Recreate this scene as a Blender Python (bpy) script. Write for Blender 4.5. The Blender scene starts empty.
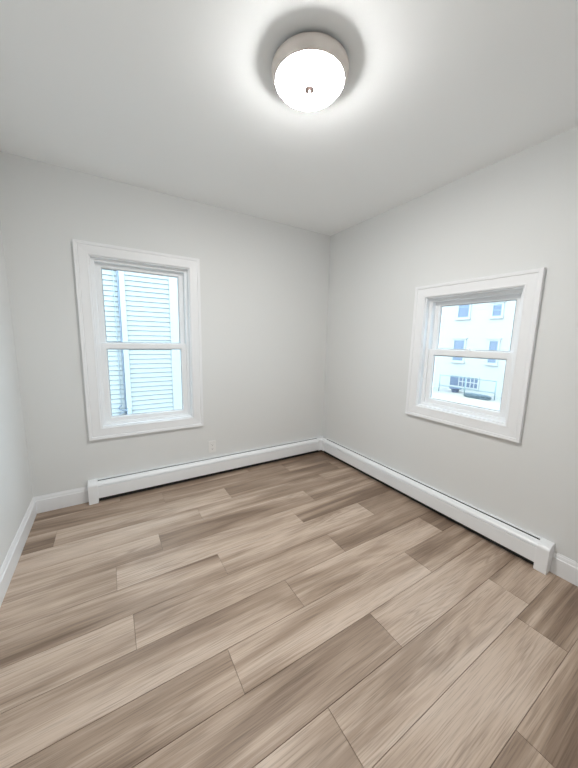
import bpy, bmesh, math, random
from mathutils import Vector, Matrix

S = bpy.context.scene
COL = S.collection
PI = math.pi
random.seed(7)

# ------------------------------------------------------------------ camera
cd = bpy.data.cameras.new('camera')
cam = bpy.data.objects.new('camera', cd)
COL.objects.link(cam)
cd.sensor_fit = 'HORIZONTAL'
cd.sensor_width = 36.0
cd.lens = 294.56 / 578 * 36.0
cd.clip_start = 0.02
yaw, pit, rol = math.radians(58.3998), math.radians(-8.6188), math.radians(1.2196)
F = Vector((math.cos(pit) * math.cos(yaw), math.cos(pit) * math.sin(yaw), math.sin(pit)))
R0 = Vector((math.sin(yaw), -math.cos(yaw), 0))
U0 = R0.cross(F)
RR = math.cos(rol) * R0 + math.sin(rol) * U0
UU = -math.sin(rol) * R0 + math.cos(rol) * U0
m = Matrix((RR, UU, -F)).transposed().to_4x4()
m.translation = Vector((-2.114, -2.6468, 1.294))
cam.matrix_world = m
S.camera = cam

# ------------------------------------------------------------------ world, exposure
SKY_STRENGTH = 7.2
LAMP_STRENGTH = 127.0
w = bpy.data.worlds.new('overcast_sky')
S.world = w
w.use_nodes = True
bgn = w.node_tree.nodes['Background']
bgn.inputs['Color'].default_value = (0.64, 0.835, 1.0, 1)
bgn.inputs['Strength'].default_value = SKY_STRENGTH
S.view_settings.view_transform = 'Standard'
S.view_settings.look = 'None'
S.view_settings.gamma = 1.0
S.view_settings.use_curve_mapping = False
S.view_settings.exposure = 0.13
S.cycles.max_bounces = 14
S.cycles.diffuse_bounces = 8
S.cycles.transparent_max_bounces = 16
S.cycles.caustics_reflective = False
S.cycles.caustics_refractive = False
S.cycles.sample_clamp_indirect = 4.0
S.cycles.use_denoising = True


def portal(name, loc, rot, sx, sy):
    l = bpy.data.lights.new(name, 'AREA')
    l.shape = 'RECTANGLE'
    l.size, l.size_y = sx, sy
    l.cycles.is_portal = True
    o = bpy.data.objects.new(name, l)
    o.location = loc
    o.rotation_euler = rot
    COL.objects.link(o)


# daylight sampling through the two window openings (portals add no light)
portal('window_daylight_left', (-1.845, 0.15, 1.222), (-PI / 2, 0, 0), 0.66, 1.26)
portal('window_daylight_right', (0.15, -1.5165, 1.21), (0, PI / 2, 0), 0.82, 0.62)


# ------------------------------------------------------------------ node helpers
class NT:
    def __init__(self, name):
        self.m = bpy.data.materials.new(name)
        self.m.use_nodes = True
        self.t = self.m.node_tree
        self.b = self.t.nodes['Principled BSDF']

    def n(self, typ, **kw):
        nd = self.t.nodes.new(typ)
        for k, v in kw.items():
            if k.startswith('i_'):
                nd.inputs[k[2:]].default_value = v
            else:
                setattr(nd, k, v)
        return nd

    def l(self, a, b):
        self.t.links.new(a, b)

    def math(self, op, a, b=0.0, c=None):
        nd = self.n('ShaderNodeMath', operation=op)
        for i, v in enumerate((a, b, c)):
            if v is None:
                continue
            if hasattr(v, 'links'):
                self.l(v, nd.inputs[i])
            else:
                nd.inputs[i].default_value = v
        return nd.outputs[0]

    def mix(self, fac, a, b, blend='MIX'):
        nd = self.n('ShaderNodeMix', data_type='RGBA', blend_type=blend)
        for i, v in ((0, fac), (6, a), (7, b)):
            if hasattr(v, 'links'):
                self.l(v, nd.inputs[i])
            else:
                nd.inputs[i].default_value = v
        return nd.outputs[2]

    def coords(self, scale=(1, 1, 1), add=None):
        tc = self.n('ShaderNodeTexCoord')
        src = tc.outputs['Object']
        if add is not None:
            va = self.n('ShaderNodeVectorMath', operation='ADD')
            self.l(src, va.inputs[0])
            self.l(add, va.inputs[1])
            src = va.outputs[0]
        mp = self.n('ShaderNodeMapping')
        mp.inputs['Scale'].default_value = scale
        self.l(src, mp.inputs['Vector'])
        return mp.outputs[0]

    def noise(self, vec, scale=1.0, detail=3.0, rough=0.5, dist=0.0):
        nd = self.n('ShaderNodeTexNoise')
        nd.inputs['Scale'].default_value = scale
        nd.inputs['Detail'].default_value = detail
        nd.inputs['Roughness'].default_value = rough
        nd.inputs['Distortion'].default_value = dist
        self.l(vec, nd.inputs['Vector'])
        return nd.outputs[0]

    def ramp(self, fac, stops):
        nd = self.n('ShaderNodeValToRGB')
        e = nd.color_ramp.elements
        while len(e) < len(stops):
            e.new(0.5)
        for el, (p, c) in zip(e, stops):
            el.position = p
            el.color = (c[0], c[1], c[2], 1) if not isinstance(c, float) else (c, c, c, 1)
        self.l(fac, nd.inputs[0])
        return nd.outputs[0]

    def bump(self, h, strength=0.1, dist=0.01):
        nd = self.n('ShaderNodeBump')
        nd.inputs['Strength'].default_value = strength
        nd.inputs['Distance'].default_value = dist
        self.l(h, nd.inputs['Height'])
        self.l(nd.outputs[0], self.b.inputs['Normal'])


def plain(name, col, rough=0.5, metal=0.0, spec=0.5, var=0.03, scale=6.0, bump=0.0, bscale=200.0):
    """a painted / moulded surface: slight procedural unevenness, optional fine bump"""
    t = NT(name)
    c = (*col, 1)
    v = t.coords()
    f = t.noise(v, scale, 3)
    lo = tuple(x * (1 - var) for x in col) + (1,)
    hi = tuple(min(1, x * (1 + var)) for x in col) + (1,)
    t.l(t.mix(f, lo, hi), t.b.inputs['Base Color'])
    t.b.inputs['Roughness'].default_value = rough
    t.b.inputs['Metallic'].default_value = metal
    t.b.inputs['Specular IOR Level'].default_value = spec
    if bump:
        t.bump(t.noise(t.coords(), bscale, 2), bump, 0.002)
    return t.m


M_wall = plain('wall_paint', (0.725, 0.735, 0.732), 0.75, spec=0.25, var=0.008, scale=2, bump=0.05, bscale=260)
M_ceil = plain('ceiling_paint', (0.905, 0.92, 0.925), 0.9, spec=0.1, var=0.006, scale=2)
M_trim = plain('white_trim_paint', (0.82, 0.83, 0.845), 0.38, spec=0.4, var=0.01)
M_vinyl = plain('white_vinyl', (0.84, 0.855, 0.87), 0.35, spec=0.45, var=0.01)
M_enamel = plain('white_enamel_metal', (0.86, 0.88, 0.90), 0.35, spec=0.5, var=0.012)
M_plate = plain('white_plastic', (0.80, 0.80, 0.79), 0.3, spec=0.5, var=0.005)
M_black = plain('dark_slot', (0.02, 0.02, 0.02), 0.7)
M_fin = plain('dull_aluminium_fins', (0.10, 0.10, 0.10), 0.6, 0.6)
M_copper = plain('copper_pipe', (0.25, 0.13, 0.07), 0.5, 0.9)
M_nickel = plain('brushed_nickel', (0.80, 0.74, 0.70), 0.42, 0.75, var=0.05, scale=30)
M_finial = plain('dull_nickel_finial', (0.50, 0.40, 0.38), 0.35, 0.6)
M_sub = plain('dark_underlay', (0.16, 0.12, 0.09), 0.9)
M_gasket = plain('grey_glazing_gasket', (0.35, 0.37, 0.38), 0.6)
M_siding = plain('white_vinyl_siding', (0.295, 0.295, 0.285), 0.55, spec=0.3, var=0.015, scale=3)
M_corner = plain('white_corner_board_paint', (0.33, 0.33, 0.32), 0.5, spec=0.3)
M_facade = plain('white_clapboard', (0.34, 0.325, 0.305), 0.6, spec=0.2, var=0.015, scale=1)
M_facetrim = plain('white_window_trim', (0.32, 0.305, 0.285), 0.5)
M_sash_dark = plain('dark_window_sash', (0.12, 0.15, 0.18), 0.5)
M_conduit = plain('grey_painted_conduit', (0.14, 0.16, 0.20), 0.5)
M_boxgrey = plain('grey_meter_box', (0.34, 0.37, 0.40), 0.5, 0.2)
M_fence = plain('grey_green_painted_steel', (0.16, 0.21, 0.21), 0.5)
M_bin = plain('dark_blue_grey_plastic', (0.07, 0.08, 0.12), 0.6)
M_wire = plain('black_cable', (0.25, 0.27, 0.28), 0.6)
M_roof = plain('grey_roof_shingle', (0.22, 0.22, 0.22), 0.9, var=0.2, scale=20)


def mk_glass(name, tint, gl=0.06):
    t = NT(name)
    t.t.nodes.remove(t.b)
    tr = t.n('ShaderNodeBsdfTransparent')
    tr.inputs[0].default_value = (*tint, 1)
    g = t.n('ShaderNodeBsdfGlossy')
    g.inputs['Roughness'].default_value = 0.02
    mx = t.n('ShaderNodeMixShader')
    lw = t.n('ShaderNodeLayerWeight')
    lw.inputs[0].default_value = 0.25
    f = t.math('MULTIPLY_ADD', lw.outputs['Fresnel'], 0.5, gl * 0.3)
    t.l(f, mx.inputs[0])
    t.l(tr.outputs[0], mx.inputs[1])
    t.l(g.outputs[0], mx.inputs[2])
    t.l(mx.outputs[0], t.t.nodes['Material Output'].inputs['Surface'])
    return t.m


M_glass = mk_glass('clear_window_glass', (0.95, 0.985, 0.985))


def mk_farglass():
    t = NT('blue_grey_reflecting_glass')
    f = t.noise(t.coords((1, 1, 1)), 1.3, 2)
    t.l(t.mix(f, (0.075, 0.09, 0.13, 1), (0.12, 0.14, 0.19, 1)), t.b.inputs['Base Color'])
    t.b.inputs['Roughness'].default_value = 0.08
    t.b.inputs['Specular IOR Level'].default_value = 0.5
    return t.m


M_farglass = mk_farglass()


def mk_dome():
    t = NT('lit_frosted_glass')
    t.b.inputs['Base Color'].default_value = (0.9, 0.88, 0.85, 1)
    t.b.inputs['Roughness'].default_value = 0.3
    t.b.inputs['Emission Color'].default_value = (1.0, 0.982, 0.955, 1)
    t.b.inputs['Emission Strength'].default_value = LAMP_STRENGTH
    return t.m


M_dome = mk_dome()


def mk_wood():
    t = NT('oak_plank_flooring')
    at = t.n('ShaderNodeAttribute', attribute_name='seed')
    tn = t.n('ShaderNodeAttribute', attribute_name='tone')
    cx = t.n('ShaderNodeCombineXYZ')
    t.l(t.math('MULTIPLY', at.outputs['Fac'], 37.0), cx.inputs[0])
    t.l(t.math('MULTIPLY', at.outputs['Fac'], 11.3), cx.inputs[1])
    t.l(t.math('MULTIPLY', at.outputs['Fac'], 5.1), cx.inputs[2])
    off = cx.outputs[0]
    broad = t.noise(t.coords((0.7, 7.0, 1), off), 1.0, 3, 0.55, 0.8)
    streak = t.noise(t.coords((0.8, 30.0, 1), off), 1.0, 4, 0.6, 0.4)
    fine = t.noise(t.coords((2.4, 130.0, 1), off), 1.0, 4, 0.65)
    pores = t.noise(t.coords((7.0, 300.0, 1), off), 1.0, 2, 0.5)
    contour_src = t.noise(t.coords((0.55, 9.0, 1), off), 1.0, 3, 0.42, 0.25)
    rings = t.math('MULTIPLY_ADD', t.math('SINE', t.math('MULTIPLY', contour_src, 150.0)), 0.5, 0.5)
    rings = t.math('POWER', rings, 1.8)
    mask = t.ramp(t.noise(t.coords((1.6, 11.0, 1), off), 1.0, 3), [(0.48, 0.0), (0.66, 1.0)])
    rings = t.math('MULTIPLY', rings, mask)
    f = t.math('MULTIPLY_ADD', broad, 1.7, -0.43)
    f = t.math('ADD', f, t.math('MULTIPLY_ADD', streak, 0.5, -0.25))
    f = t.math('ADD', f, t.math('MULTIPLY_ADD', fine, 0.42, -0.21))
    slow = t.noise(t.coords((1.1, 3.2, 1), off), 1.0, 2, 0.5, 0.3)
    f = t.math('ADD', f, t.math('MULTIPLY_ADD', slow, 0.9, -0.45))
    f = t.math('ADD', f, tn.outputs['Fac'])
    col = t.ramp(f, [(0.02, (0.205, 0.140, 0.098)), (0.36, (0.375, 0.278, 0.208)),
                     (0.60, (0.530, 0.412, 0.325)), (0.95, (0.64, 0.525, 0.437))])
    dk = t.math('MULTIPLY', rings, 0.50)
    col = t.mix(dk, col, (0.26, 0.185, 0.135, 1))
    fr = t.ramp(pores, [(0.33, 0.74), (0.5, 1.0)])
    col = t.mix(1.0, col, fr, 'MULTIPLY')
    t.l(col, t.b.inputs['Base Color'])
    t.l(t.math('MULTIPLY_ADD', streak, 0.18, 0.36), t.b.inputs['Roughness'])
    t.b.inputs['Specular IOR Level'].default_value = 0.42
    t.bump(t.math('ADD', fine, t.math('MULTIPLY', rings, -0.6)), 0.12, 0.0015)
    return t.m


M_wood = mk_wood()


def mk_ground():
    t = NT('pale_street_paving')
    v = t.coords()
    f = t.noise(v, 0.25, 4)
    c = t.ramp(f, [(0.35, (0.25, 0.235, 0.235)), (0.5, (0.28, 0.255, 0.235)), (0.62, (0.31, 0.265, 0.21))])
    t.l(c, t.b.inputs['Base Color'])
    t.b.inputs['Roughness'].default_value = 0.95
    return t.m


M_ground = mk_ground()


def mk_hedge():
    t = NT('grey_green_leaves')
    f = t.noise(t.coords(), 14, 4)
    t.l(t.mix(f, (0.05, 0.07, 0.075, 1), (0.15, 0.17, 0.19, 1)), t.b.inputs['Base Color'])
    t.b.inputs['Roughness'].default_value = 0.8
    return t.m


M_hedge = mk_hedge()


# ------------------------------------------------------------------ mesh helpers
def obj(name, bm, mat, parent=None, smooth=False, bevel=0.0, seg=2):
    me = bpy.data.meshes.new(name)
    bmesh.ops.recalc_face_normals(bm, faces=bm.faces[:])
    if smooth:
        for f in bm.faces:
            f.smooth = True
    bm.to_mesh(me)
    bm.free()
    me.materials.append(mat)
    o = bpy.data.objects.new(name, me)
    COL.objects.link(o)
    if parent:
        o.parent = parent
    if bevel:
        b = o.modifiers.new('bevel', 'BEVEL')
        b.width = bevel
        b.segments = seg
        b.limit_method = 'ANGLE'
        b.angle_limit = math.radians(40)
    return o


def B():
    return bmesh.new()


def box(bm, x0, x1, y0, y1, z0, z1):
    vs = [bm.verts.new((x, y, z)) for x in (x0, x1) for y in (y0, y1) for z in (z0, z1)]
    for q in ((0, 1, 3, 2), (4, 6, 7, 5), (0, 4, 5, 1), (2, 3, 7, 6), (0, 2, 6, 4), (1, 5, 7, 3)):
        bm.faces.new([vs[i] for i in q])
    return bm


def ring(bm, x0, x1, z0, z1, prof, close=True):
    """sweep a closed profile [(inset from the outer rectangle, y)] round a mitred rectangle in the xz plane"""
    loops = []
    for d, y in prof:
        loops.append([bm.verts.new(p) for p in ((x0 + d, y, z0 + d), (x1 - d, y, z0 + d), (x1 - d, y, z1 - d), (x0 + d, y, z1 - d))])
    n = len(loops)
    for i in range(n if close else n - 1):
        a, b = loops[i], loops[(i + 1) % n]
        for k in range(4):
            bm.faces.new((a[k], a[(k + 1) % 4], b[(k + 1) % 4], b[k]))
    return bm


def extrude_x(bm, prof, x0, x1):
    """closed profile [(y, z)] pulled along x, capped"""
    a = [bm.verts.new((x0, y, z)) for y, z in prof]
    b = [bm.verts.new((x1, y, z)) for y, z in prof]
    n = len(prof)
    for i in range(n):
        bm.faces.new((a[i], a[(i + 1) % n], b[(i + 1) % n], b[i]))
    bm.faces.new(a)
    bm.faces.new(b[::-1])
    return bm


def lathe(bm, prof, n=64):
    """profile [(r, z)] round the z axis; r = 0 ends become a pole"""
    rows = []
    for r, z in prof:
        if r < 1e-6:
            rows.append([bm.verts.new((0, 0, z))])
        else:
            rows.append([bm.verts.new((r * math.cos(2 * PI * i / n), r * math.sin(2 * PI * i / n), z)) for i in range(n)])
    for a, b in zip(rows, rows[1:]):
        for i in range(n):
            j = (i + 1) % n
            if len(a) == 1 and len(b) == 1:
                continue
            if len(a) == 1:
                bm.faces.new((a[0], b[i], b[j]))
            elif len(b) == 1:
                bm.faces.new((a[i], a[j], b[0]))
            else:
                bm.faces.new((a[i], a[j], b[j], b[i]))
    return bm


def tube(bm, pts, r, n=10):
    pts = [Vector(p) for p in pts]
    rows = []
    prev = None
    for i, p in enumerate(pts):
        d = (pts[min(i + 1, len(pts) - 1)] - pts[max(i - 1, 0)]).normalized()
        if prev is None:
            a = Vector((0, 0, 1)) if abs(d.z) < 0.9 else Vector((1, 0, 0))
        else:
            a = prev
        u = (a - d * a.dot(d)).normalized()
        v = d.cross(u)
        prev = u
        rows.append([bm.verts.new(p + r * (math.cos(2 * PI * k / n) * u + math.sin(2 * PI * k / n) * v)) for k in range(n)])
    for a, b in zip(rows, rows[1:]):
        for k in range(n):
            bm.faces.new((a[k], a[(k + 1) % n], b[(k + 1) % n], b[k]))
    bm.faces.new(rows[0][::-1])
    bm.faces.new(rows[-1])
    return bm


def empty(name, loc=(0, 0, 0), rz=0.0):
    o = bpy.data.objects.new(name, None)
    o.empty_display_size = 0.1
    o.location = loc
    o.rotation_euler = (0, 0, rz)
    COL.objects.link(o)
    return o


def tag(o, label, cat, group=None, kind=None):
    o['label'] = label
    o['category'] = cat
    if group:
        o['group'] = group
    if kind:
        o['kind'] = kind
    return o


def struct(o, label, cat):
    return tag(o, label, cat, kind='structure')


# ------------------------------------------------------------------ room shell
W, D, H, TH = 2.6402, 3.02, 2.4, 0.16
A_HOLE = (-2.1905, -1.4955, 0.583, 1.8605)      # wall at the back: x0, x1, z0, z1
B_HOLE = (1.199, 1.834, 0.789, 1.632)           # right wall: -y


def wall_panel(x0, x1, z0, z1, hole, th):
    """slab with a rectangular opening, inner face on y = 0, outer on y = th"""
    bm = B()
    hx0, hx1, hz0, hz1 = hole
    rows = []
    for y in (0, th):
        o = [bm.verts.new((x, y, z)) for x, z in ((x0, z0), (x1, z0), (x1, z1), (x0, z1))]
        i = [bm.verts.new((x, y, z)) for x, z in ((hx0, hz0), (hx1, hz0), (hx1, hz1), (hx0, hz1))]
        rows.append((o, i))
        for k in range(4):
            j = (k + 1) % 4
            bm.faces.new((o[k], o[j], i[j], i[k]))
    for s in (0, 1):
        for k in range(4):
            j = (k + 1) % 4
            bm.faces.new((rows[0][s][k], rows[0][s][j], rows[1][s][j], rows[1][s][k]))
    return bm


o = obj('wall_north', wall_panel(-W - TH, TH, -0.2, H + 0.1, A_HOLE, TH), M_wall)
struct(o, 'pale grey painted wall on the left with the tall window', 'wall')
o = obj('wall_right', wall_panel(0, D + TH, -0.2, H + 0.1, B_HOLE, TH), M_wall)
o.rotation_euler = (0, 0, -PI / 2)
struct(o, 'pale grey painted wall on the right with the small square window', 'wall')
o = obj('wall_left', box(B(), -W - TH, -W, -D - TH, 0, -0.2, H + 0.1), M_wall)
struct(o, 'bare pale wall at the left edge of the photo', 'wall')
o = obj('wall_back', box(B(), -W, 0, -D - TH, -D, -0.2, H + 0.1), M_wall)
struct(o, 'plain wall behind the camera', 'wall')
o = obj('ceiling', box(B(), -W - TH, TH, -D - TH, TH, H, H + 0.12), M_ceil)
struct(o, 'smooth white ceiling', 'ceiling')

# floor: planks laid along x, joints where the photo shows them
PW, Y0 = 0.187, -0.125
JOINTS = {-1: (-2.1, -1.0), 0: (-1.80, -0.64), 1: (-2.475, -1.32, -0.16), 2: (-1.603, -0.435), 3: (-1.90, -0.742),
          4: (-2.148, -0.99), 5: (-1.622, -0.467), 6: (-2.087, -0.93), 7: (-1.368, -0.205), 8: (-1.76, -0.612),
          9: (-2.27, -1.115), 10: (-1.5214, -0.38), 11: (-1.68, -0.517), 12: (-2.17, -1.01), 13: (-1.9, -0.74),
          14: (-1.45, -0.3), 15: (-1.8, -0.6)}
TONES = {(-1, 0): -.16, (-1, 1): -.22, (-1, 2): -.26, (0, 0): -.06, (0, 1): -.16, (0, 2): -.26, (1, 0): -.12, (1, 1): .02, (1, 2): -.10, (1, 3): -.24,
         (2, 0): .06, (2, 1): -.02, (2, 2): -.20, (3, 0): .08, (3, 1): -.02, (3, 2): -.20, (4, 0): .12, (4, 1): .02, (4, 2): -.05,
         (5, 0): -.08, (5, 1): .10, (5, 2): -.12, (6, 0): .06, (6, 1): -.02, (6, 2): .0, (7, 0): -.16, (7, 1): .14, (7, 2): -.22,
         (8, 0): -.10, (8, 1): .14, (8, 2): -.04, (9, 0): -.10, (9, 1): -.12, (9, 2): .12, (10, 0): -.14, (10, 1): .12, (10, 2): -.16,
         (11, 0): -.1, (11, 1): .12, (11, 2): -.24, (12, 0): -.1, (12, 1): .04, (12, 2): -.14}
bm = B()
fl_seed, fl_tone = [], []
G, DEP = 0.0007, 0.003
for row in range(-1, 16):
    ya = Y0 - PW * row if row >= 0 else 0.0
    yb = Y0 - PW * (row + 1)
    yb = max(yb, -D)
    if ya <= -D:
        break
    xs = [-W] + list(JOINTS[row]) + [0.0]
    for k in range(len(xs) - 1):
        x0, x1 = xs[k] + G, xs[k + 1] - G
        sd, tn = random.random(), 0.85 * TONES.get((row, k), random.uniform(-0.1, 0.1))
        n0 = len(bm.faces)
        e = 0.0009
        top = [bm.verts.new(p) for p in ((x0 + e, yb + G + e, 0), (x1 - e, yb + G + e, 0), (x1 - e, ya - G - e, 0), (x0 + e, ya - G - e, 0))]
        mid = [bm.verts.new(p) for p in ((x0, yb + G, -e), (x1, yb + G, -e), (x1, ya - G, -e), (x0, ya - G, -e))]
        low = [bm.verts.new((v.co.x, v.co.y, -DEP)) for v in mid]
        bm.faces.new(top)
        for a, b in ((top, mid), (mid, low)):
            for q in range(4):
                bm.faces.new((a[q], b[q], b[(q + 1) % 4], a[(q + 1) % 4]))
        nf = len(bm.faces) - n0
        fl_seed += [sd] * nf
        fl_tone += [tn] * nf
nb = len(bm.faces)
box(bm, -W - TH, TH, -D - TH, TH, -0.15, -DEP + 0.0002)
nf = len(bm.faces) - nb
me = bpy.data.meshes.new('floor')
bm.to_mesh(me)
bm.free()
me.materials.append(M_wood)
me.materials.append(M_sub)
for i in range(nb, nb + nf):
    me.polygons[i].material_index = 1
for nm, vals in (('seed', fl_seed + [0] * nf), ('tone', fl_tone + [0] * nf)):
    a = me.attributes.new(nm, 'FLOAT', 'FACE')
    a.data.foreach_set('value', vals)
fo = bpy.data.objects.new('floor', me)
COL.objects.link(fo)
struct(fo, 'light oak plank floor with staggered joints', 'floor')

# baseboards
HB, TB = 0.1255, 0.0145
BASE = [(0, 0), (-TB, 0), (-TB, HB - 0.030), (-TB + 0.0045, HB - 0.026), (-TB + 0.0045, HB - 0.021),
        (-TB + 0.0065, HB - 0.012), (-TB + 0.010, HB - 0.005), (-TB + 0.0105, HB), (0, HB)]


def baseboard(name, length, loc, rz, label):
    o = obj(name, extrude_x(B(), BASE, 0, length), M_trim)
    o.location = loc
    o.rotation_euler = (0, 0, rz)
    struct(o, label, 'baseboard')


HA_X, HB_Y = -2.308, -2.149
baseboard('baseboard_north', W + HA_X - 0.0005, (-W, 0, 0), 0, 'short white baseboard between the left corner and the heater end')
baseboard('baseboard_right', D + HB_Y - 0.0005, (0, HB_Y - 0.0005, 0), -PI / 2, 'white baseboard beyond the right heater end')
baseboard('baseboard_left', D - TB, (-W, -D, 0), PI / 2, 'white baseboard along the left wall')
baseboard('baseboard_back', W, (0, -D, 0), PI, 'white baseboard on the wall behind the camera')


# ------------------------------------------------------------------ windows
def sash(root, name, x0, x1, z0, z1, y0, y1, stile, bot, top, pane_y):
    bm = B()
    # two stiles, two rails with a small glazing bead stepped in
    ix0, ix1, iz0, iz1 = x0 + stile, x1 - stile, z0 + bot, z1 - top
    loops = []
    e = 0.006
    prof = [(0, y0), (1, y0), (1.0, y0 + 0.008), (2, y0 + 0.012), (2, y1 - 0.004), (1, y1), (0, y1)]
    for k, y in prof:
        if k == 0:
            r = (x0, x1, z0, z1)
        elif k == 1:
            r = (ix0 - e, ix1 + e, iz0 - e, iz1 + e)
        else:
            r = (ix0, ix1, iz0, iz1)
        loops.append([bm.verts.new(p) for p in ((r[0], y, r[2]), (r[1], y, r[2]), (r[1], y, r[3]), (r[0], y, r[3]))])
    n = len(loops)
    for i in range(n):
        a, b = loops[i], loops[(i + 1) % n]
        for k in range(4):
            bm.faces.new((a[k], a[(k + 1) % 4], b[(k + 1) % 4], b[k]))
    s = obj(name, bm, M_vinyl, root, bevel=0.0018, seg=2)
    pane = obj('pane', box(B(), ix0 - 0.002, ix1 + 0.002, pane_y, pane_y + 0.004, iz0 - 0.002, iz1 + 0.002), M_glass, s)
    obj('gasket', ring(B(), ix0 - 0.0005, ix1 + 0.0005, iz0 - 0.0005, iz1 + 0.0005,
                       [(0, pane_y - 0.004), (0.003, pane_y - 0.002), (0.003, pane_y - 0.0003), (0, pane_y - 0.0003)]), M_gasket, s)
    return s


def window(name, loc, rz, hole, rail_z, label, lock):
    """built on the wall plane: x along the wall, y outwards, z up"""
    x0, x1, z0, z1 = hole
    root = empty(name, loc, rz)
    struct(root, label, 'window')
    cw = 0.0865
    bb = 0.022            # raised back band
    obj('casing', ring(B(), x0 - cw, x1 + cw, z0 - cw, z1 + cw,
                       [(0, 0), (0, -0.0235), (0.0015, -0.025), (bb - 0.002, -0.0225), (bb, -0.0165), (bb + 0.003, -0.0165),
                        (bb + 0.005, -0.0178), (cw - 0.014, -0.0145), (cw - 0.010, -0.0155), (cw - 0.003, -0.0140), (cw, -0.011), (cw, 0)]),
        M_trim, root)
    # jamb lining of the opening
    j = 0.008
    obj('jamb', ring(B(), x0, x1, z0, z1, [(0, -0.001), (j - 0.002, -0.001), (j, 0.001), (j, TH), (0, TH)]), M_trim, root)
    # vinyl frame with the sash tracks
    a0, a1, c0, c1 = x0 + j, x1 - j, z0 + j, z1 - j
    fr = 0.022
    obj('frame', ring(B(), a0, a1, c0, c1, [(0, 0.036), (fr - 0.003, 0.038), (fr, 0.041), (fr, 0.128), (0, 0.128)]), M_vinyl, root)
    # sloped sill inside the frame
    obj('sill', extrude_x(B(), [(0.1285, c0), (0.1285, c0 + 0.018), (0.155, c0 + 0.010), (0.155, c0)], a0 + 0.001, a1 - 0.001), M_vinyl, root)
    f0, f1, g0, g1 = a0 + fr - 0.008, a1 - fr + 0.008, c0 + fr, c1 - fr + 0.006
    st = x0 + 0.0725 - f0
    low = sash(root, 'lower_sash', f0, f1, g0, rail_z + 0.022, 0.053, 0.083, st, 0.036, 0.047, 0.068)
    up = sash(root, 'upper_sash', f0, f1, rail_z - 0.018, g1, 0.0845, 0.112, st, 0.046, 0.040, 0.098)
    # pull lip along the bottom rail
    if lock:
        cx = (x0 + x1) / 2
        bm = B()
        box(bm, cx - 0.026, cx + 0.026, 0.058, 0.078, rail_z + 0.022, rail_z + 0.028)
        k = obj('sash_lock', bm, M_vinyl, low, bevel=0.002)
        lb = lathe(B(), [(0, 0), (0.012, 0), (0.012, 0.007), (0.008, 0.010), (0, 0.011)], 24)
        box(lb, -0.004, 0.030, -0.005, 0.004, 0.003, 0.009)
        for v in lb.verts:
            v.co += Vector((cx - 0.006, 0.068, rail_z + 0.028))
        obj('lock_lever', lb, M_vinyl, low, bevel=0.001)
    return root


window('window_1', (0, 0, 0), 0, A_HOLE, 1.213, 'tall white double-hung window on the left wall facing neighbour siding', False)
window('window_2', (0, 0, 0), -PI / 2, B_HOLE, 1.219, 'small white double-hung window on the right wall facing the street', True)

# ------------------------------------------------------------------ ceiling light
LX, LY = -1.337, -1.496
root = empty('ceiling_light', (LX, LY, H))
tag(root, 'round flush ceiling light with nickel rim and glowing frosted glass', 'ceiling light')
pan = B()
lathe(pan, [(0, -0.0005), (0.118, -0.0005), (0.149, -0.010), (0.1565, -0.016), (0.1575, -0.022), (0.1570, -0.030), (0.1545, -0.036),
            (0.1480, -0.050), (0.1435, -0.060), (0.1405, -0.060), (0.1405, -0.052), (0.10, -0.045), (0, -0.045)], 96)
obj('pan', pan, M_nickel, root, smooth=True)
RIM, BULGE = 0.1385, 0.027
prof = [(0.1385, -0.050)]
for i in range(0, 19):
    q_ = 1 - (i / 18) ** 1.6
    prof.append((RIM * q_ if i < 18 else 0.0, -0.0575 - BULGE * (1 - q_ ** 12)))
DOME_Z = prof[-1][1]
obj('glass_shade', lathe(B(), prof, 96), M_dome, root, smooth=True)
obj('finial', lathe(B(), [(r_, DOME_Z + 0.001 - d_) for r_, d_ in ((0, 0), (0.0205, 0.0), (0.0215, 0.0012), (0.0205, 0.0026), (0.0185, 0.0034), (0.005, 0.0040),
    (0.0035, 0.008), (0.0045, 0.011), (0.0035, 0.0135), (0, 0.014))], 48),
    M_finial, root)

# ------------------------------------------------------------------ baseboard heaters
HD, HH = 0.0675, 0.17


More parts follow.
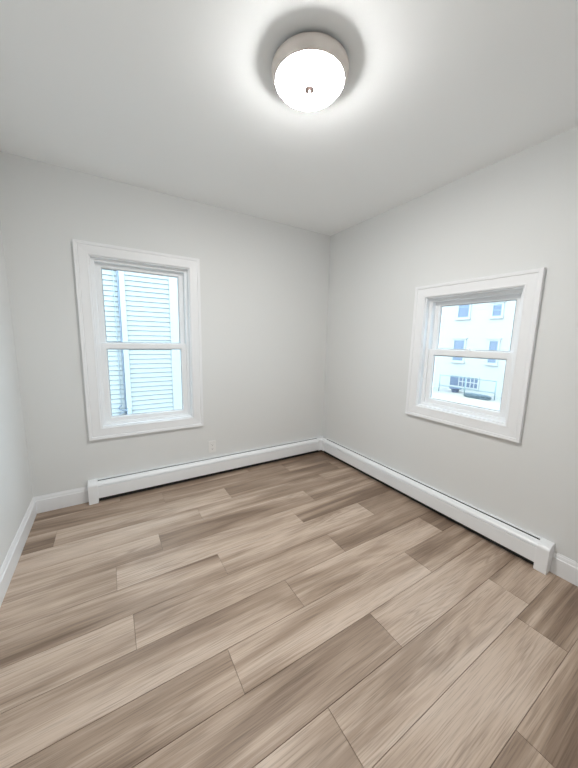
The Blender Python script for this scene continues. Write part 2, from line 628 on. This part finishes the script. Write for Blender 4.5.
def heater(name, loc, rz, length, cap_at_start, capw, label):
    """x along the wall, room on -y, corner end trimmed where the corner cover begins"""
    root = empty(name, loc, rz)
    tag(root, label, 'baseboard heater', 'white baseboard heaters along the two walls')
    inner = 0.085
    xa, xb = (0.004, length - inner) if cap_at_start else (inner, length - 0.004)
    bx0, bx1 = (0.004, length - 0.072) if cap_at_start else (0.072, length - 0.004)
    if cap_at_start:
        bx1 = length - 0.001
    obj('back_panel', extrude_x(B(), [(-0.0005, 0.004), (-0.004, 0.004), (-0.004, HH - 0.006), (-0.017, HH - 0.002), (-0.017, HH + 0.0005), (-0.004, HH + 0.001), (-0.0005, HH + 0.001)], bx0, bx1), M_enamel, root)
    # front cover: hemmed bottom, flat face, crease, damper curving back to the outlet slot
    front = [(-0.055, 0.040), (-HD + 0.002, 0.038), (-HD, 0.041), (-HD, 0.1315), (-HD + 0.009, 0.1325), (-HD + 0.009, 0.1385), (-HD + 0.0002, 0.1395),
             (-HD + 0.003, 0.149), (-HD + 0.010, 0.156), (-HD + 0.022, 0.1615), (-0.027, 0.1655), (-0.027, 0.163), (-HD + 0.024, 0.158), (-HD + 0.013, 0.152),
             (-HD + 0.012, 0.146), (-HD + 0.011, 0.130), (-HD + 0.003, 0.129), (-HD + 0.003, 0.045), (-0.055, 0.043)]
    obj('front_panel', extrude_x(B(), front, xa, xb), M_enamel, root)
    # added black block painting the cavity shade seen through the cover's gaps
    obj('painted_gap_shade', extrude_x(B(), [(-0.0045, 0.003), (-0.040, 0.003), (-0.040, 0.050), (-0.0055, 0.055), (-0.0055, 0.160), (-0.0045, 0.160)], xa + 0.001, xb - 0.001), M_black, root)
    # finned tube inside
    fb = B()
    n = int((xb - xa - 0.2) / 0.012)
    for i in range(n):
        x = xa + 0.1 + i * 0.012
        box(fb, x, x + 0.0012, -0.058, -0.010, 0.062, 0.118)
    el = obj('heating_fins', fb, M_fin, root)
    obj('pipe', tube(B(), [(xa + 0.01, -0.034, 0.09), (xb - 0.01, -0.034, 0.09)], 0.010, 12), M_copper, root)
    # end cap, with a foot that reaches the floor
    e = 0.003
    cap = [(0, 0.0005), (-HD - e, 0.0005), (-HD - e, 0.146), (-HD - e + 0.003, 0.154), (-HD - e + 0.010, 0.162), (-HD + 0.020, 0.168), (-0.028, 0.1735), (-0.0005, 0.1755)]
    c0, c1 = (0, capw) if cap_at_start else (length - capw, length)
    obj('end_cap', extrude_x(B(), [(y if y < 0 else -0.0005, z) for y, z in cap], c0, c1), M_enamel, root, bevel=0.0025, seg=2)
    return root


# north-wall heater: local x = world x from its free end to the corner
heater('baseboard_heater', (HA_X, 0, 0), 0, -HA_X, True, 0.064, 'long white baseboard heater running under the tall left window to the corner')
# right-wall heater: local x = world -y from the corner
heater('baseboard_heater', (0, 0, 0), -PI / 2, -HB_Y, False, 0.060, 'long white baseboard heater under the small right window, ending in a footed cap')
# inside-corner cover over the joint
q = 0.004
bm = B()
pts = [(-0.108, -0.030), (-0.108, -HD - q), (-HD - q, -HD - q), (-HD - q, -0.108), (-0.030, -0.108), (-0.030, -0.030)]
a = [bm.verts.new((x, y, 0.034)) for x, y in pts]
b = [bm.verts.new((x, y, 0.150)) for x, y in pts]
ins = [(-0.108, -0.028), (-0.108, -HD + 0.014), (-HD + 0.014, -HD + 0.014), (-HD + 0.014, -0.108), (-0.028, -0.108), (-0.028, -0.028)]
c = [bm.verts.new((x, y, 0.170)) for x, y in ins]
for u, v in ((a, b), (b, c)):
    for i in range(6):
        bm.faces.new((u[i], u[(i + 1) % 6], v[(i + 1) % 6], v[i]))
bm.faces.new(a[::-1])
bm.faces.new(c)
o = obj('heater_corner_cover', bm, M_enamel, bevel=0.002)
tag(o, 'small white metal corner cover joining the two baseboard heaters', 'heater cover')

# ------------------------------------------------------------------ outlet
root = empty('electrical_outlet', (-1.3255, 0, 0.276))
tag(root, 'white duplex wall outlet just above the left heater', 'outlet')
obj('cover_plate', box(B(), -0.035, 0.035, -0.0055, 0, -0.0575, 0.0575), M_plate, root, bevel=0.003, seg=3)
for s in (-1, 1):
    bm = B()
    n = 28
    zc = s * 0.0195
    pts = []
    for i in range(n):
        t = 2 * PI * i / n
        x, z = 0.0172 * math.cos(t), 0.0172 * math.sin(t)
        pts.append((x, max(-0.0142, min(0.0142, z)) + zc))
    f = [bm.verts.new((x, -0.0075, z)) for x, z in pts]
    k = [bm.verts.new((x, -0.0052, z)) for x, z in pts]
    bm.faces.new(f)
    for i in range(n):
        bm.faces.new((f[i], f[(i + 1) % n], k[(i + 1) % n], k[i]))
    r = obj('receptacle', bm, M_plate, root)
    bm = B()
    box(bm, -0.0075, -0.0055, -0.0079, -0.0074, zc - 0.001, zc + 0.008)
    box(bm, 0.0055, 0.0075, -0.0079, -0.0074, zc + 0.000, zc + 0.007)
    box(bm, -0.0025, 0.0025, -0.0079, -0.0074, zc - 0.010, zc - 0.006)
    obj('slots', bm, M_black, r)
obj('screw', box(lathe(B(), [(0, 0), (0.003, 0), (0.003, 0.001), (0, 0.0013)], 12), -0.0001, 0.0001, -0.0001, 0.0001, 0, 0.0005), M_plate, root).rotation_euler = (PI / 2, 0, 0)
root.children[-1].location = (0, -0.0055, 0)

# ------------------------------------------------------------------ outside: ground
GZ = -1.9
o = obj('ground', box(B(), -14, 40, -18, 34, GZ - 0.2, GZ), M_ground)
struct(o, 'pale street paving outside', 'ground')


# ------------------------------------------------------------------ neighbour house behind the left window
def lap_siding(bm, x0, x1, yf, z0, z1, pitch, lap=0.016, back=0.12, groove=0.03, gh=0.008):
    """real lapped boards: each leans out at its foot; facing -y"""
    z = z0
    prof = []
    while z < z1 - 1e-4:
        zt = min(z + pitch, z1)
        prof += [(yf + groove, z), (yf - lap, z), (yf - lap * 0.96, z + 0.004), (yf, zt - gh), (yf + groove, zt - gh)]
        z = zt
    prof += [(yf + back, z1), (yf + back, z0)]
    extrude_x(bm, prof, x0, x1)


hroot = empty('neighbour_house', (-1.5, 4.0, GZ))
tag(hroot, 'neighbouring house with white lapped siding close outside the left window', 'house')


def hpart(name, bm, mat, **k):
    for v in bm.verts:
        v.co -= hroot.location
    return obj(name, bm, mat, hroot, **k)


ZT = 4.6
bm = B()
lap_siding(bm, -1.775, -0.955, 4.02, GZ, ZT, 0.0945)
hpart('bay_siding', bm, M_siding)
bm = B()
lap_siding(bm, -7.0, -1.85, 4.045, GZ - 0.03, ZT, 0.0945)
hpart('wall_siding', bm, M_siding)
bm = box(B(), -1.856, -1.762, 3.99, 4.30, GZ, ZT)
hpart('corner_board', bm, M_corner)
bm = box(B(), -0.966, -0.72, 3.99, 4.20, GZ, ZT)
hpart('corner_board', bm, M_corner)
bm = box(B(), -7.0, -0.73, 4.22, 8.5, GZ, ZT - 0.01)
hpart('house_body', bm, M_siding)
bm = extrude_x(B(), [(3.75, ZT), (8.75, ZT), (8.75, ZT + 0.12), (6.25, ZT + 1.7), (3.75, ZT + 0.12)], -7.2, -0.55)
hpart('roof', bm, M_roof)

# conduit and meter on the siding
cr = empty('utility_conduit', (-1.89, 4.0, GZ))
tag(cr, 'dark conduit with a small meter box on the neighbour siding', 'conduit')


def cpart(name, bm, mat, **k):
    for v in bm.verts:
        v.co -= cr.location
    return obj(name, bm, mat, cr, **k)


cpart('conduit_pipe', tube(B(), [(-1.872, 4.009, GZ + 0.05), (-1.872, 4.009, ZT - 0.1)], 0.015, 10), M_conduit, smooth=True)
cpart('cable', tube(B(), [(-1.945, 4.017, -0.1), (-1.945, 4.017, ZT - 0.1)], 0.006, 8), M_boxgrey, smooth=True)
bm = B()
arc = [(-1.945 - 0.05 * math.sin(t) * (1 if t < PI else 0.2), 3.985, -0.13 + 0.045 * math.cos(t)) for t in [i * PI / 10 for i in range(13)]]
tube(bm, arc, 0.011, 8)
tube(bm, [(-1.945, 3.985, -0.175), (-1.90, 3.98, -0.19), (-1.87, 3.97, -0.17)], 0.011, 8)
tube(bm, [(-2.01, 3.985, -0.33), (-1.985, 3.985, -0.25), (-1.93, 3.98, -0.225), (-1.88, 3.975, -0.23)], 0.012, 8)
cpart('pipe_elbow', bm, M_conduit, smooth=True)
cpart('meter_box', box(B(), -1.852, -1.772, 3.935, 3.988, -0.27, -0.15), M_boxgrey, bevel=0.008)
cpart('pipe_coupling', tube(B(), [(-1.885, 3.965, -0.16), (-1.845, 3.955, -0.215)], 0.018, 10), M_conduit, smooth=True)

# ------------------------------------------------------------------ building across the street
froot = empty('street_building', (18.0, 7.5, GZ), -PI / 2)
tag(froot, 'white clapboard apartment building across the street seen through the right window', 'building')
# local frame: x = world -y (offset 7.5), y = world x - 18 (outwards from us), z from the ground


def fx(y):
    return 7.5 - y


FT = 8.2
bm = B()
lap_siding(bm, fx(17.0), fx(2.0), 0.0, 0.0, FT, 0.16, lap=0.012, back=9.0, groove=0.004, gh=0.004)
obj('facade_siding', bm, M_facade, froot)
bm = extrude_x(B(), [(-0.35, FT), (9.3, FT), (9.3, FT + 0.15), (4.5, FT + 2.2), (-0.35, FT + 0.15)], fx(17.3), fx(1.7))
obj('roof', bm, M_roof, froot)


def far_window(ya, yb, za, zb, rail=None, cap=True):
    x0, x1 = fx(ya), fx(yb)
    z0, z1 = za - GZ, zb - GZ
    tw = 0.10
    f = obj('window_surround', ring(B(), x0 - tw, x1 + tw, z0 - tw, z1 + tw, [(0, 0), (0, -0.05), (tw, -0.05), (tw, 0.0)]), M_facetrim, froot)
    bm = B()
    ring(bm, x0, x1, z0, z1, [(0, -0.012), (0, -0.044), (0.045, -0.044), (0.045, -0.012)])
    zr = (rail - GZ) if rail else (z0 + z1) / 2
    box(bm, x0 + 0.04, x1 - 0.04, -0.042, -0.013, zr - 0.03, zr + 0.03)
    obj('far_sash', bm, M_sash_dark, f)
    obj('pane', box(B(), x0 + 0.02, x1 - 0.02, -0.030, -0.016, z0 + 0.02, z1 - 0.02), M_farglass, f)
    obj('window_sill', box(B(), x0 - tw - 0.04, x1 + tw + 0.04, -0.11, -0.005, z0 - tw - 0.06, z0 - tw + 0.002), M_facetrim, f)
    if cap:
        obj('head_cap', box(B(), x0 - tw - 0.05, x1 + tw + 0.05, -0.10, -0.005, z1 + tw - 0.002, z1 + tw + 0.06), M_facetrim, f)
    return f


far_window(8.66, 7.98, 2.97, 4.30, 3.64)
far_window(6.57, 6.10, 2.95, 3.62)
far_window(8.72, 8.05, 0.13, 1.47)
far_window(6.53, 6.07, 0.13, 1.45)
# low dark shop window at street level with pale bars
x0, x1 = fx(8.73), fx(6.95)
z0, z1 = -1.58 - GZ, -0.93 - GZ
f = obj('shop_window', ring(B(), x0 - 0.08, x1 + 0.08, z0 - 0.08, z1 + 0.08, [(0, 0), (0, -0.06), (0.08, -0.06), (0.08, 0)]), M_facetrim, froot)
obj('pane', box(B(), x0, x1, -0.03, -0.016, z0, z1), M_farglass, f)
bm = B()
for i, t in enumerate((0.33, 0.47, 0.61, 0.75, 0.88)):
    xx = x0 + (x1 - x0) * t
    box(bm, xx - 0.025, xx + 0.025, -0.05, -0.028, z0, z1)
box(bm, x0 + (x1 - x0) * .33, x1, -0.048, -0.03, (z0 + z1) / 2 - 0.03, (z0 + z1) / 2 + 0.03)
obj('window_bars', bm, M_facetrim, f)

# fence
fr_ = empty('street_fence', (16.5, 7.0, GZ))
tag(fr_, 'thin grey pipe railing in front of the white building', 'fence')
for yy in (8.6, 6.95, 5.27):
    obj('post', tube(B(), [(0, yy - 7.0, 0), (0, yy - 7.0, 1.10)], 0.028, 10), M_fence, fr_, smooth=True)
for nm, zz in (('top_rail', 1.08), ('lower_rail', 0.42)):
    obj(nm, tube(B(), [(0, 8.6 - 7.0, zz), (0, 5.27 - 7.0, zz)], 0.02, 10), M_fence, fr_, smooth=True)

# bin
br = empty('outdoor_bin', (17.15, 7.88, GZ))
tag(br, 'squat dark bin with a wide lid below the white building', 'bin')
obj('bin_body', lathe(B(), [(0, 0), (0.19, 0), (0.24, 0.22), (0.24, 0.24), (0, 0.24)], 28), M_bin, br)
obj('bin_lid', lathe(B(), [(0, 0.24), (0.36, 0.24), (0.37, 0.27), (0.30, 0.31), (0.1, 0.34), (0, 0.34)], 28), M_bin, br)

# low hedge by the railing
bm = B()
bmesh.ops.create_icosphere(bm, subdivisions=5, radius=1.0)
for v in bm.verts:
    d = v.co.normalized()
    nz = math.sin(d.x * 23 + d.y * 9) * math.sin(d.y * 31 + d.z * 17) * 0.10 + random.uniform(-0.10, 0.10)
    sq = (abs(d.x) ** 4 + abs(d.y) ** 4 + abs(d.z) ** 4) ** -0.25
    p = d * sq * (1 + nz)
    v.co = Vector((p.x * 0.22, p.y * 0.66, max(0.0, p.z * 0.13 + 0.12)))
o = obj('low_hedge', bm, M_hedge)
o.location = (16.2, 6.05, GZ)
tag(o, 'low dusky grey hedge along the railing across the street', 'hedge')

# overhead wires
for (ya, za, yb, zb), lb in (((6.88, 3.32, 4.82, 3.01), 'lower of two thin overhead wires crossing the street view'),
                             ((6.90, 3.55, 4.845, 3.27), 'upper of two thin overhead wires crossing the street view')):
    pts = []
    for i in range(25):
        y = 16 - i * 16 / 24
        z = za + (y - ya) * (zb - za) / (yb - ya)
        pts.append((16.5, y, z + 0.0015 * (y - 6) ** 2))
    o = obj('street_wire', tube(B(), pts, 0.008, 6), M_wire)
    tag(o, lb, 'wire', 'overhead wires')
